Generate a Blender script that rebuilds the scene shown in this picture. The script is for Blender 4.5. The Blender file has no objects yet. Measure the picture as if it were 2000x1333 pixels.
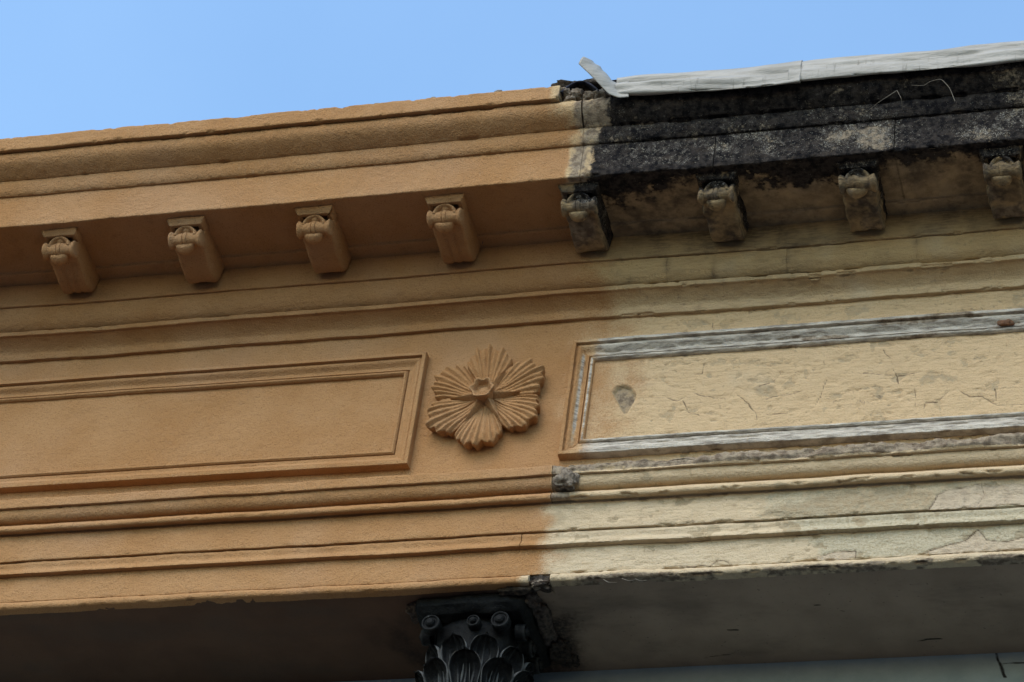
import bpy, math, random
import numpy as np
rng = random.Random(7)
sc = bpy.context.scene
col = sc.collection

# ------------------------------------------------------------------ camera
F = 6000.0                                   # focal length in photo pixels (2000 px wide)
R = np.array([[0.9632151, -0.07007873, -0.25943329],
              [0.2416356, 0.6483133, 0.72201254],
              [0.11759633, -0.7581417, 0.64139867]])      # rows: world X, Y, Z seen in camera axes (right, down, forward)
u_, _, v_ = np.linalg.svd(R); R = u_ @ v_
CAM = np.array([1.90978606, -5.77339468, 1.7152655])
cam = bpy.data.cameras.new('camera'); camo = bpy.data.objects.new('camera', cam); col.objects.link(camo)
cam.sensor_width = 36; cam.lens = 36 * F / 2000; cam.clip_start = .1; cam.clip_end = 3000
from mathutils import Matrix, Vector
rm = Matrix([[R[i][0], -R[i][1], -R[i][2]] for i in range(3)]).to_4x4()
rm.translation = Vector(CAM); camo.matrix_world = rm
sc.camera = camo

# ------------------------------------------------------------------ sky, sun, exposure
SUN_EL, SUN_AZ = math.radians(48), math.radians(-20)      # azimuth from the street side (-Y), towards -X
sd = Vector((math.cos(SUN_EL) * math.sin(SUN_AZ), -math.cos(SUN_EL) * math.cos(SUN_AZ), math.sin(SUN_EL)))
w = bpy.data.worlds.new('World'); sc.world = w; w.use_nodes = True
nt = w.node_tree; nt.nodes.clear()
sky = nt.nodes.new('ShaderNodeTexSky'); sky.sky_type = 'NISHITA'; sky.sun_disc = False
sky.sun_elevation = SUN_EL; sky.sun_rotation = math.atan2(sd.x, sd.y)
sky.altitude = 0; sky.air_density = 2.0; sky.dust_density = .2; sky.ozone_density = 6.5
bg = nt.nodes.new('ShaderNodeBackground'); bg.inputs[1].default_value = .142
wo = nt.nodes.new('ShaderNodeOutputWorld')
tc = nt.nodes.new('ShaderNodeTexCoord'); cn = nt.nodes.new('ShaderNodeTexNoise'); cn.inputs['Scale'].default_value = 5; cn.inputs['Detail'].default_value = 5
mr = nt.nodes.new('ShaderNodeMapRange'); mr.inputs[1].default_value = .42; mr.inputs[2].default_value = .75; mr.inputs[4].default_value = .10
mx = nt.nodes.new('ShaderNodeMix'); mx.data_type = 'RGBA'; mx.inputs[7].default_value = (2.3, 3.5, 5.2, 1)       # thin high haze
nt.links.new(tc.outputs['Generated'], cn.inputs[0]); nt.links.new(cn.outputs[0], mr.inputs[0]); nt.links.new(mr.outputs[0], mx.inputs[0]); nt.links.new(sky.outputs[0], mx.inputs[6])
nt.links.new(mx.outputs[2], bg.inputs[0]); nt.links.new(bg.outputs[0], wo.inputs[0])
sl = bpy.data.lights.new('sun', 'SUN'); sl.energy = 1.36; sl.angle = math.radians(48); sl.color = (1, .90, .76)
so = bpy.data.objects.new('sun', sl); col.objects.link(so); so.rotation_euler = sd.to_track_quat('Z', 'Y').to_euler()
vs = sc.view_settings; vs.view_transform = 'Standard'; vs.look = 'None'; vs.gamma = 1; vs.exposure = .92
sc.cycles.max_bounces = 5; sc.cycles.diffuse_bounces = 4; sc.cycles.glossy_bounces = 2

# ------------------------------------------------------------------ measuring helpers
def ray(u, v): return R @ np.array([u - 1000.0, v - 666.5, F])
def atY(u, v, y): r = ray(u, v); return CAM + r * (y - CAM[1]) / r[1]
def atZ(u, v, z): r = ray(u, v); return CAM + r * (z - CAM[2]) / r[2]
VA, VB = -4.7e-5, -.1075
def on(x, y, x2=660): y0 = (y - VB * x) / (1 - VA * x); return y0 * (1 - VA * x2) + VB * x2
def Zp(x, y, Y): return float(atY(660, on(x, y), Y)[2])
def Xp(u, v, Y): return float(atY(u, v, Y)[0])
def XZ(pts, Y): return np.array([[*(atY(u, v, Y)[[0, 2]])] for u, v in pts])

# ------------------------------------------------------------------ noise
def hsh(ix, iy, iz):
    h = (ix * 374761393 + iy * 668265263 + iz * 2147483647 + 1013904223) & 0xffffffff
    h = ((h ^ (h >> 13)) * 1274126177) & 0xffffffff
    h = ((h ^ (h >> 16)) * 2246822519) & 0xffffffff
    return ((h ^ (h >> 15)) & 0xffff) / 32767.5 - 1.0
def noise(P):
    P = np.asarray(P, float); i = np.floor(P).astype(np.int64); f = P - i; f = f * f * (3 - 2 * f)
    x, y, z = i.T; fx, fy, fz = f.T; o = 0
    for dx in (0, 1):
        wx = fx if dx else 1 - fx
        for dy in (0, 1):
            wy = fy if dy else 1 - fy
            for dz in (0, 1):
                wz = fz if dz else 1 - fz
                o = o + wx * wy * wz * hsh(x + dx, y + dy, z + dz)
    return o
def fbm(P, oct=3, off=0.0):
    o = 0; a = 1.0; t = 0
    for k in range(oct):
        o = o + a * noise(P * 2 ** k + 17.3 * k + off); t += a; a *= .5
    return o / t * 1.5
def sm(x, a=0.0, b=1.0):
    t = np.clip((x - a) / (b - a), 0, 1); return t * t * (3 - 2 * t)
def seg_dist(q, poly):
    d = np.full(len(q), 9.0)
    for a, b in zip(poly[:-1], poly[1:]):
        ab = b - a; t = np.clip(((q - a) @ ab) / (ab @ ab + 1e-12), 0, 1)
        d = np.minimum(d, np.linalg.norm(q - a - t[:, None] * ab, axis=1))
    return d
def in_poly(q, poly):
    c = np.zeros(len(q), bool); n = len(poly)
    for i in range(n):
        a, b = poly[i], poly[(i + 1) % n]
        cond = (a[1] > q[:, 1]) != (b[1] > q[:, 1])
        c ^= cond & (q[:, 0] < (b[0] - a[0]) * (q[:, 1] - a[1]) / (b[1] - a[1] + 1e-12) + a[0])
    return c

# ------------------------------------------------------------------ materials
class G:
    def __init__(s, name):
        s.m = bpy.data.materials.new(name); s.m.use_nodes = True; s.t = s.m.node_tree; s.t.nodes.clear()
        s.out = s.n('ShaderNodeOutputMaterial'); s.b = s.n('ShaderNodeBsdfPrincipled'); s.l(s.b.outputs[0], s.out.inputs[0])
        s.geo = s.n('ShaderNodeTexCoord').outputs['Object']
    def n(s, t): return s.t.nodes.new(t)
    def l(s, a, b): s.t.links.new(a, b)
    def val(s, x, sock):
        if isinstance(x, (int, float)): sock.default_value = x
        elif isinstance(x, tuple): sock.default_value = (*x, 1) if len(sock.default_value) == 4 else x
        else: s.l(x, sock)
    def attr(s, name): a = s.n('ShaderNodeAttribute'); a.attribute_name = name; return a.outputs['Fac']
    def noise(s, scale, det=4, rough=.55, stretch=None, dist=0):
        v = s.geo
        if stretch:
            mp = s.n('ShaderNodeMapping'); mp.inputs['Scale'].default_value = stretch; s.l(v, mp.inputs[0]); v = mp.outputs[0]
        t = s.n('ShaderNodeTexNoise'); t.inputs['Scale'].default_value = scale; t.inputs['Detail'].default_value = det
        t.inputs['Roughness'].default_value = rough; t.inputs['Distortion'].default_value = dist; s.l(v, t.inputs[0]); return t.outputs[0]
    def vor(s, scale, feat='F1'):
        t = s.n('ShaderNodeTexVoronoi'); t.feature = feat; t.inputs['Scale'].default_value = scale; s.l(s.geo, t.inputs[0]); return t.outputs[0]
    def math(s, op, a, b=0.0, c=0.0, clamp=False):
        m = s.n('ShaderNodeMath'); m.operation = op; m.use_clamp = clamp
        for x, k in ((a, 0), (b, 1), (c, 2)): s.val(x, m.inputs[k])
        return m.outputs[0]
    def step(s, x, a, b, lo=0.0, hi=1.0):
        m = s.n('ShaderNodeMapRange'); m.interpolation_type = 'SMOOTHSTEP'
        s.val(x, m.inputs[0]); m.inputs[1].default_value = a; m.inputs[2].default_value = b; m.inputs[3].default_value = lo; m.inputs[4].default_value = hi
        return m.outputs[0]
    def mix(s, f, a, b, mode='MIX'):
        m = s.n('ShaderNodeMix'); m.data_type = 'RGBA'; m.blend_type = mode
        s.val(f, m.inputs[0]); s.val(a, m.inputs[6]); s.val(b, m.inputs[7]); return m.outputs[2]
    def crisp(s, mask, nz, amt=.5, wdt=.12):
        return s.step(s.math('ADD', mask, s.math('MULTIPLY', s.math('SUBTRACT', nz, .5), amt)), .5 - wdt, .5 + wdt)
    def bump(s, h, dist, strength=1.0, prev=None):
        b = s.n('ShaderNodeBump'); b.inputs['Distance'].default_value = dist; b.inputs['Strength'].default_value = strength
        s.l(h, b.inputs['Height'])
        if prev: s.l(prev, b.inputs['Normal'])
        return b.outputs[0]
    def done(s, colr, rough=.9, nrm=None, spec=.2, metal=0.0):
        s.val(colr, s.b.inputs['Base Color']); s.val(rough, s.b.inputs['Roughness']); s.b.inputs['Specular IOR Level'].default_value = spec
        s.val(metal, s.b.inputs['Metallic'])
        if nrm: s.l(nrm, s.b.inputs['Normal'])
        return s.m

def stucco_mat():
    g = G('weathered_stucco')
    fine = g.noise(150, 2, .6); mid = g.noise(60, 3, .6); big = g.noise(5, 3); streak = g.noise(22, 4, .6, (1, 1, 7))
    grit = g.noise(330, 2, .7)
    tone = g.attr('tone')
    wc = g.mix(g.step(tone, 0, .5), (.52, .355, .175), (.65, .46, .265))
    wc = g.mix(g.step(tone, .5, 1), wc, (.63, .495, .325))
    wc = g.mix(g.step(streak, .40, .72), wc, g.mix(.34, wc, (.34, .215, .105)))
    wc = g.mix(g.step(mid, .58, .74, 0, .5), wc, (.30, .21, .12))
    wc = g.mix(g.step(big, .55, .75, 0, .35), wc, (.55, .46, .33))
    gr = g.crisp(g.attr('green'), mid, .7, .2)
    wc = g.mix(g.math('MULTIPLY', gr, .8), wc, g.mix(g.step(fine, .4, .65), (.51, .445, .31), (.41, .34, .22)))
    ol = g.crisp(g.attr('stain'), mid, .9, .25)
    wc = g.mix(g.math('MULTIPLY', ol, .7), wc, g.mix(g.step(mid, .4, .65), (.34, .25, .145), (.40, .315, .20)))
    pk = g.crisp(g.attr('pink'), mid, .25, .06)
    wc = g.mix(pk, wc, g.mix(g.step(mid, .35, .7), (.57, .45, .31), (.46, .355, .245)))
    pr = g.crisp(g.attr('prim'), mid, .8, .15)
    wc = g.mix(pr, wc, g.mix(g.step(streak, .35, .68), (.63, .555, .455), (.28, .236, .19)))
    mo = g.crisp(g.attr('mort'), mid, .6, .15)
    wc = g.mix(mo, wc, g.mix(g.step(mid, .35, .68), (.37, .288, .20), (.18, .132, .092)))
    # painted: sandy ochre masonry paint
    oc = g.mix(g.step(big, .3, .7), (.405, .208, .084), (.455, .250, .112))
    oc = g.mix(g.step(g.noise(2.1, 3, .6), .50, .72, 0, .45), oc, (.46, .275, .155))
    oc = g.mix(g.step(grit, .54, .70, 0, .6), oc, (.20, .090, .036))
    oc = g.mix(g.step(mid, .58, .78, 0, .4), oc, (.53, .32, .17))
    oc = g.mix(g.step(g.math('ADD', streak, g.math('MULTIPLY', mid, .4)), .72, .95, 0, .35), oc, (.25, .125, .058))
    pt = g.crisp(g.attr('paint'), g.math('ADD', g.math('MULTIPLY', fine, .5), g.math('MULTIPLY', grit, .5)), 1.1, .45)
    c = g.mix(pt, wc, oc)
    # brown dirt, black crust with lichen specks, open cracks
    d = g.math('MULTIPLY', g.attr('dirt'), g.step(g.math('ADD', streak, g.math('MULTIPLY', mid, .5)), .45, .95, .45, 1.0))
    c = g.mix(d, c, (.070, .054, .042))
    sp = g.attr('speck')
    ln = g.noise(85, 4, .75)
    lich = g.step(g.math('ADD', ln, g.math('MULTIPLY', sp, .16)), .60, .74)
    lich2 = g.step(g.math('ADD', grit, g.math('ADD', g.math('MULTIPLY', ln, .35), g.math('MULTIPLY', sp, .14))), .86, .98)
    kc = g.mix(g.step(mid, .36, .66), (.009, .008, .009), (.048, .039, .034))
    kc = g.mix(g.step(g.noise(16, 4, .65, (1, 1, 2.2)), .52, .72, 0, .55), kc, (.085, .064, .048))
    kc = g.mix(g.math('MULTIPLY', lich, .7), kc, g.mix(g.step(mid, .4, .6), (.10, .080, .062), (.15, .132, .115)))
    kc = g.mix(lich2, kc, (.40, .36, .29))
    ck = g.crisp(g.attr('crust'), g.math('ADD', g.math('MULTIPLY', mid, .6), g.math('MULTIPLY', fine, .4)), 1.5, .22)
    c = g.mix(ck, c, kc)
    cr = g.step(g.attr('crack'), .35, .8)
    c = g.mix(g.math('MULTIPLY', cr, .8), c, (.12, .082, .052))
    h = g.math('ADD', g.math('MULTIPLY', grit, .55), g.math('MULTIPLY', fine, .55))
    h = g.math('ADD', h, g.math('MULTIPLY', g.math('MULTIPLY', streak, .42), g.math('SUBTRACT', 1.0, g.attr('paint'))))
    h = g.math('ADD', h, g.math('MULTIPLY', g.math('MULTIPLY', ln, sp), 1.2))
    return g.done(c, .92, g.bump(h, .0056, .95), .1)
M_ST = stucco_mat()

def metal_mat():
    g = G('dull_zinc_sheet')
    n = g.noise(9, 4, .6, (1, 1, 5)); st = g.noise(60, 3, .6, (1.6, 1, .25)); m = g.noise(120, 3)
    c = g.mix(g.step(n, .3, .7), (.36, .335, .295), (.27, .25, .215))
    c = g.mix(g.math('MULTIPLY', g.step(st, .55, .72), g.attr('dirt')), c, (.13, .12, .10))
    c = g.mix(g.step(m, .6, .75, 0, .3), c, (.25, .23, .2))
    return g.done(c, .55, g.bump(g.noise(45, 4, .6, (1, 1, 4)), .003, .6), .4, .15)
M_ZN = metal_mat()
def simple(name, c1, c2, sc1=60, rough=.85, bump=.002, bs=.6, spec=.2, hi=None):
    g = G(name); n = g.noise(sc1, 5, .6); f = g.noise(sc1 * 5, 3, .6)
    c = g.mix(g.step(n, .35, .65), c1, c2)
    if hi: c = g.mix(g.step(f, .58, .75, 0, .6), c, hi)
    return g.done(c, rough, g.bump(f, bump, bs, g.bump(n, bump * 2, bs)), spec)
M_IRON = simple('black_painted_iron', (.003, .003, .0035), (.009, .0088, .0085), 70, .6, .0022, .7, .14, (.045, .044, .042))
def iron_edges(m):
    t = m.node_tree; b = next(n for n in t.nodes if n.type == 'BSDF_PRINCIPLED'); src = b.inputs['Base Color'].links[0].from_socket
    ge = t.nodes.new('ShaderNodeNewGeometry'); mr_ = t.nodes.new('ShaderNodeMapRange'); mr_.inputs[1].default_value = .515; mr_.inputs[2].default_value = .60; mr_.inputs[4].default_value = .85
    mi = t.nodes.new('ShaderNodeMix'); mi.data_type = 'RGBA'; mi.inputs[7].default_value = (.13, .13, .125, 1)
    t.links.new(ge.outputs['Pointiness'], mr_.inputs[0]); t.links.new(mr_.outputs[0], mi.inputs[0]); t.links.new(src, mi.inputs[6]); t.links.new(mi.outputs[2], b.inputs['Base Color'])
iron_edges(M_IRON)
M_PACK = simple('grimy_mortar', (.15, .115, .09), (.055, .043, .036), 90, .95, .004, .9)
M_MORT = simple('old_mortar', (.35, .285, .215), (.17, .13, .096), 90, .95, .004, .9)
M_DARKM = simple('dark_mortar', (.10, .075, .055), (.03, .024, .02), 90, .95, .004, .9)  # darker mortar tone for the broken gaps and some column packing
M_FELT = simple('tar_felt', (.012, .012, .018), (.03, .03, .045), 80, .8, .002, .6)
M_STRAW = simple('dry_stem', (.22, .19, .145), (.15, .125, .095), 90, .8, .0005, .3)
M_ASPH = simple('asphalt', (.045, .045, .047), (.06, .058, .056), 40, .9, .004, .7)
M_PAVE = simple('pavement_stone', (.09, .085, .08), (.065, .062, .058), 12, .9, .002, .5)
def wall_mat():
    g = G('grey_blue_wall_paint')
    n = g.noise(14, 5, .6); c = g.mix(g.step(n, .3, .7), (.36, .43, .445), (.29, .355, .37))
    c = g.mix(g.step(g.attr('crack'), .3, .8), c, (.02, .02, .02))
    return g.done(c, .85, g.bump(g.noise(120, 3), .001, .5), .2)
M_WALL = wall_mat()
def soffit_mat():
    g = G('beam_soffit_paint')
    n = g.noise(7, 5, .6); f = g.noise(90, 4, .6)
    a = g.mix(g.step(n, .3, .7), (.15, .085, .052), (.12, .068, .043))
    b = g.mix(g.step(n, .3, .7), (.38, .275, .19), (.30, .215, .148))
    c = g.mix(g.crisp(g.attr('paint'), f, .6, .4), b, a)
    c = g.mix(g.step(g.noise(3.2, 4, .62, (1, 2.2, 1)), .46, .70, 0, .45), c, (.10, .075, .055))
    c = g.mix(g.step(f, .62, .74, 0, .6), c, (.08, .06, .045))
    c = g.mix(g.math('MULTIPLY', g.attr('dirt'), g.step(f, .2, .6, .5, 1)), c, (.02, .017, .015))  # this mask only darkens the soffit round the column head
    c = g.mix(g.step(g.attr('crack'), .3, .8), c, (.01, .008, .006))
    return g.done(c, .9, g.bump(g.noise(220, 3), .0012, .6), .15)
M_SOF = soffit_mat()

# ------------------------------------------------------------------ mesh helpers
ATT = ('tone', 'paint', 'crust', 'speck', 'prim', 'mort', 'green', 'stain', 'pink', 'crack', 'dirt')
def mesh_from(name, V, Fq, att=None, smooth=True):
    me = bpy.data.meshes.new(name)
    V = np.asarray(V, np.float32); Fq = np.asarray(Fq, np.int32)
    me.vertices.add(len(V)); me.vertices.foreach_set('co', V.ravel())
    me.loops.add(Fq.size); me.loops.foreach_set('vertex_index', Fq.ravel())
    me.polygons.add(len(Fq)); k = Fq.shape[1]
    me.polygons.foreach_set('loop_start', np.arange(0, Fq.size, k, dtype=np.int32))
    try: me.polygons.foreach_set('loop_total', np.full(len(Fq), k, np.int32))
    except Exception: pass
    me.polygons.foreach_set('use_smooth', np.full(len(Fq), smooth, bool))
    if att:
        for a, v in att.items():
            if v is None: continue
            at = me.attributes.new(a, 'FLOAT', 'POINT'); at.data.foreach_set('value', np.broadcast_to(np.asarray(v, np.float32), (len(V),)).copy())
    me.update(); me.validate(); return me
def link(name, me, mat, parent=None, label=None):
    o = bpy.data.objects.new(name, me); col.objects.link(o)
    if mat and not me.materials: me.materials.append(mat)
    if parent: o.parent = parent
    if label: o['label'] = label
    return o
def grid_faces(n, m, wn=False, wm=False):
    i = np.arange(n if wn else n - 1)[:, None]; j = np.arange(m if wm else m - 1)[None, :]
    i2 = (i + 1) % n; j2 = (j + 1) % m
    f = np.stack([i * m + j, i * m + j2, i2 * m + j2, i2 * m + j], -1)
    return f.reshape(-1, 4)
def grid_normals(P, wn=False, wm=False):
    def df(A, ax, wr):
        return (np.roll(A, -1, ax) - np.roll(A, 1, ax)) if wr else np.gradient(A, axis=ax)
    n = np.cross(df(P, 1, wm), df(P, 0, wn)); return n / (np.linalg.norm(n, axis=2, keepdims=True) + 1e-12)
def merge(parts):
    V = []; Fs = []; o = 0
    for v, f in parts: V.append(v); Fs.append(f + o); o += len(v)
    return np.concatenate(V), np.concatenate(Fs)
def empty(name, loc=(0, 0, 0), parent=None):
    o = bpy.data.objects.new(name, None); col.objects.link(o); o.location = loc; o.empty_display_size = .2
    if parent: o.parent = parent
    return o
def tag(o, label, cat, group=None, kind=None):
    o['label'] = label; o['category'] = cat
    if group: o['group'] = group
    if kind: o['kind'] = kind
    return o

# ------------------------------------------------------------------ the profile of the entablature (metres, from the photograph)
ZS = Zp(680, 503, -.085)                     # cornice soffit
ZA = Zp(680, 548, -.085)
YC = -.313
YF = YC - .076                               # face of the top fillet
ZB0 = Zp(640, 1157.5, -.008)                 # beam soffit
X0, X1 = -2.45, 2.05                         # the stretch that is built
XJ = Xp(1138, 205, YF + .02)                     # joint between the two properties in the cornice

def bez(p0, p1, p2, p3, n=14):
    t = np.linspace(0, 1, n)[:, None]; p0, p1, p2, p3 = map(np.array, (p0, p1, p2, p3))
    return [tuple(q) for q in ((1 - t) ** 3 * p0 + 3 * (1 - t) ** 2 * t * p1 + 3 * (1 - t) * t * t * p2 + t ** 3 * p3)]
def round_prof(pts, r=.003, ds=.0036):
    """rounds corners and resamples; returns (n,2) points and an edge weight that is 1 on convex corners"""
    pts = [np.array(p, float) for p in pts]; out = [pts[0]]; wgt = [0]
    for a, b, c in zip(pts[:-2], pts[1:-1], pts[2:]):
        d1 = b - a; d2 = c - b; l1 = np.linalg.norm(d1); l2 = np.linalg.norm(d2); d1 /= l1; d2 /= l2
        ang = math.atan2(d1[0] * d2[1] - d1[1] * d2[0], d1 @ d2)
        if abs(ang) > .35:
            rr = min(r, .45 * l1, .45 * l2); p = b - d1 * rr; q = b + d2 * rr
            for t in (0, .35, .65, 1): out.append((1 - t) ** 2 * p + 2 * t * (1 - t) * b + t * t * q); wgt.append(1 if ang > 0 else 0)
        else: out.append(b); wgt.append(0)
    out.append(pts[-1]); wgt.append(0)
    P = [out[0]]; W = [wgt[0]]
    for (a, b), (wa, wb) in zip(zip(out[:-1], out[1:]), zip(wgt[:-1], wgt[1:])):
        n = max(1, int(round(np.linalg.norm(b - a) / ds)))
        for k in range(1, n + 1): P.append(a + (b - a) * k / n); W.append(wa + (wb - wa) * k / n if n < 3 else (wb if k == n else 0))
    return np.array(P), np.array(W, float)
def xs(x0, x1, dx=.0034):
    """columns: fine where the photograph looks, coarse beyond"""
    lo, hi = -1.74, 1.34; out = [x0]
    while out[-1] < x1 - 1e-6:
        x = out[-1]; st = dx if lo - .01 <= x < hi else .03
        nx = x + st
        if x < lo < nx: nx = lo
        out.append(min(nx, x1))
    return np.array(out)

xbs = [Xp(u, 540 - (u - 1100) * .073, -.07) for u in (1230, 1302, 1394, 1537, 1790)] + [1.45, 1.75, X1]
# wear on the walls -------------------------------------------------
PB = {}                                       # course -> (x of paint edge, softness)
def pb(c, u, v, Y, soft): PB[c] = (Xp(u, v, Y), soft)
pb('fillet', 1085, 185, YF, .02); pb('cyma', 1118, 215, YF + .03, .07); pb('ovolo', 1128, 275, YC - .016, .05); pb('corona', 1108, 320, YC, .012)
pb('soffit', 1098, 360, YC, .02); pb('band', 1175, 505, -.085, .12); pb('bedovolo', 1190, 540, -.065, .13); pb('fillb', 1200, 560, -.058, .14); pb('cavetto', 1200, 590, -.03, .2)
pb('frieze', 1185, 780, 0, .20); pb('cap', 1074, 970, -.04, .010); pb('fascia1', 1062, 1010, -.014, .07); pb('fmould', 1060, 1050, -.008, .10)
pb('fascia2', 1095, 1090, 0, .12); pb('bead', 1030, 1135, -.008, .03); pb('soffit2', 1010, 1200, 0, .25)

def px(l, sx, ox, oy): return [(ox + x / sx, oy + y / sx) for x, y in l]
c5 = lambda l: px(l, 2.836, 1300, 530)
c6 = lambda l: px(l, 2.819, 1300, 860)
CR_F = [c5([(0, 705), (70, 720), (145, 670), (200, 690), (335, 705)]), c5([(100, 720), (125, 780), (190, 805)]),
        c5([(895, 600), (860, 690), (820, 760), (735, 835)]), c5([(875, 455), (878, 520)]), c5([(1205, 440), (1245, 490), (1260, 540), (1285, 580), (1290, 625)]),
        c5([(1890, 390), (1880, 440), (1825, 505)]), c5([(1520, 720), (1560, 675), (1620, 665), (1690, 700), (1760, 700), (1830, 745), (1985, 745)]),
        c5([(400, 690), (460, 745), (500, 790), (505, 830)]), c5([(215, 510), (205, 565), (150, 570)]), c5([(1430, 770), (1440, 735), (1510, 730)]),
        c5([(1385, 650), (1383, 770)]), c5([(1830, 650), (1830, 720)]), c5([(0, 640), (120, 645), (160, 655)]), c5([(560, 800), (680, 792)]),
        [(1270, 776), (1300, 778)], c5([(520, 640), (600, 610), (640, 560), (560, 520)]), c5([(1100, 570), (1300, 575), (1420, 560)]), c5([(560, 715), (640, 695), (760, 665)]),
        c5([(400, 1000), (530, 995), (700, 975), (770, 950)]), c5([(1130, 930), (1220, 925), (1330, 935), (1460, 950), (1600, 935), (1730, 905), (1985, 905)]), c5([(1830, 880), (1825, 950)]),
        c5([(260, 285), (262, 330)]), c5([(870, 160), (1080, 155), (1250, 150)])]
CR_F1 = [c6([(1455, 380), (1500, 300), (1560, 265), (1720, 240)]), c6([(1740, 230), (1755, 290), (1720, 350)]), c6([(90, 440), (130, 450), (180, 445)])]
CR_F2 = [c6([(50, 685), (130, 695), (250, 690), (285, 660), (350, 670)]), c6([(1420, 618), (1560, 575), (1650, 550), (1720, 485), (1770, 545), (1890, 555), (1973, 530)]),
         c6([(870, 628), (950, 612), (1050, 608), (1048, 645)]), [(1225, 1095), (1240, 1094)]]
PK_F1 = [c6([(1455, 380), (1500, 300), (1560, 265), (1720, 240), (2200, 245), (2200, 365), (1700, 372)])]
PK_F2 = [c6([(840, 632), (950, 612), (1050, 608), (1048, 650), (860, 672)]), c6([(1400, 622), (1560, 575), (1650, 550), (1720, 485), (1770, 545), (1890, 555), (1973, 530), (2200, 500), (2200, 610), (1650, 640)])]
ST_F1 = [c6([(480, 420), (600, 370), (850, 310), (1150, 275), (1490, 290), (1460, 385), (900, 420), (560, 440)])]
GR_F2 = [c6([(800, 555), (900, 520), (1500, 490), (2200, 440), (2200, 560), (1780, 560), (1640, 560), (1430, 620), (1050, 650), (880, 630)])]
HOLE = [(1197, 768), (1203, 757), (1216, 753), (1232, 757), (1242, 772), (1235, 788), (1222, 807), (1216, 806), (1205, 785)]
BARE = [(1480, 270, 30), (1712, 262, 34), (1960, 222, 26), (1965, 268, 62), (1900, 262, 30), (1690, 190, 22), (1400, 290, 20), (1640, 265, 20)]

def soft_poly(q, poly, Y, jit, wd=.004):
    """1 inside the outline, 0 outside, about wd wide"""
    pz = XZ(poly, Y); qq = q + jit; ins = in_poly(qq, pz); d = seg_dist(qq, np.vstack([pz, pz[:1]]))
    return .5 + np.where(ins, 1, -1) * np.clip(d / wd, 0, 1) * .5

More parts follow.
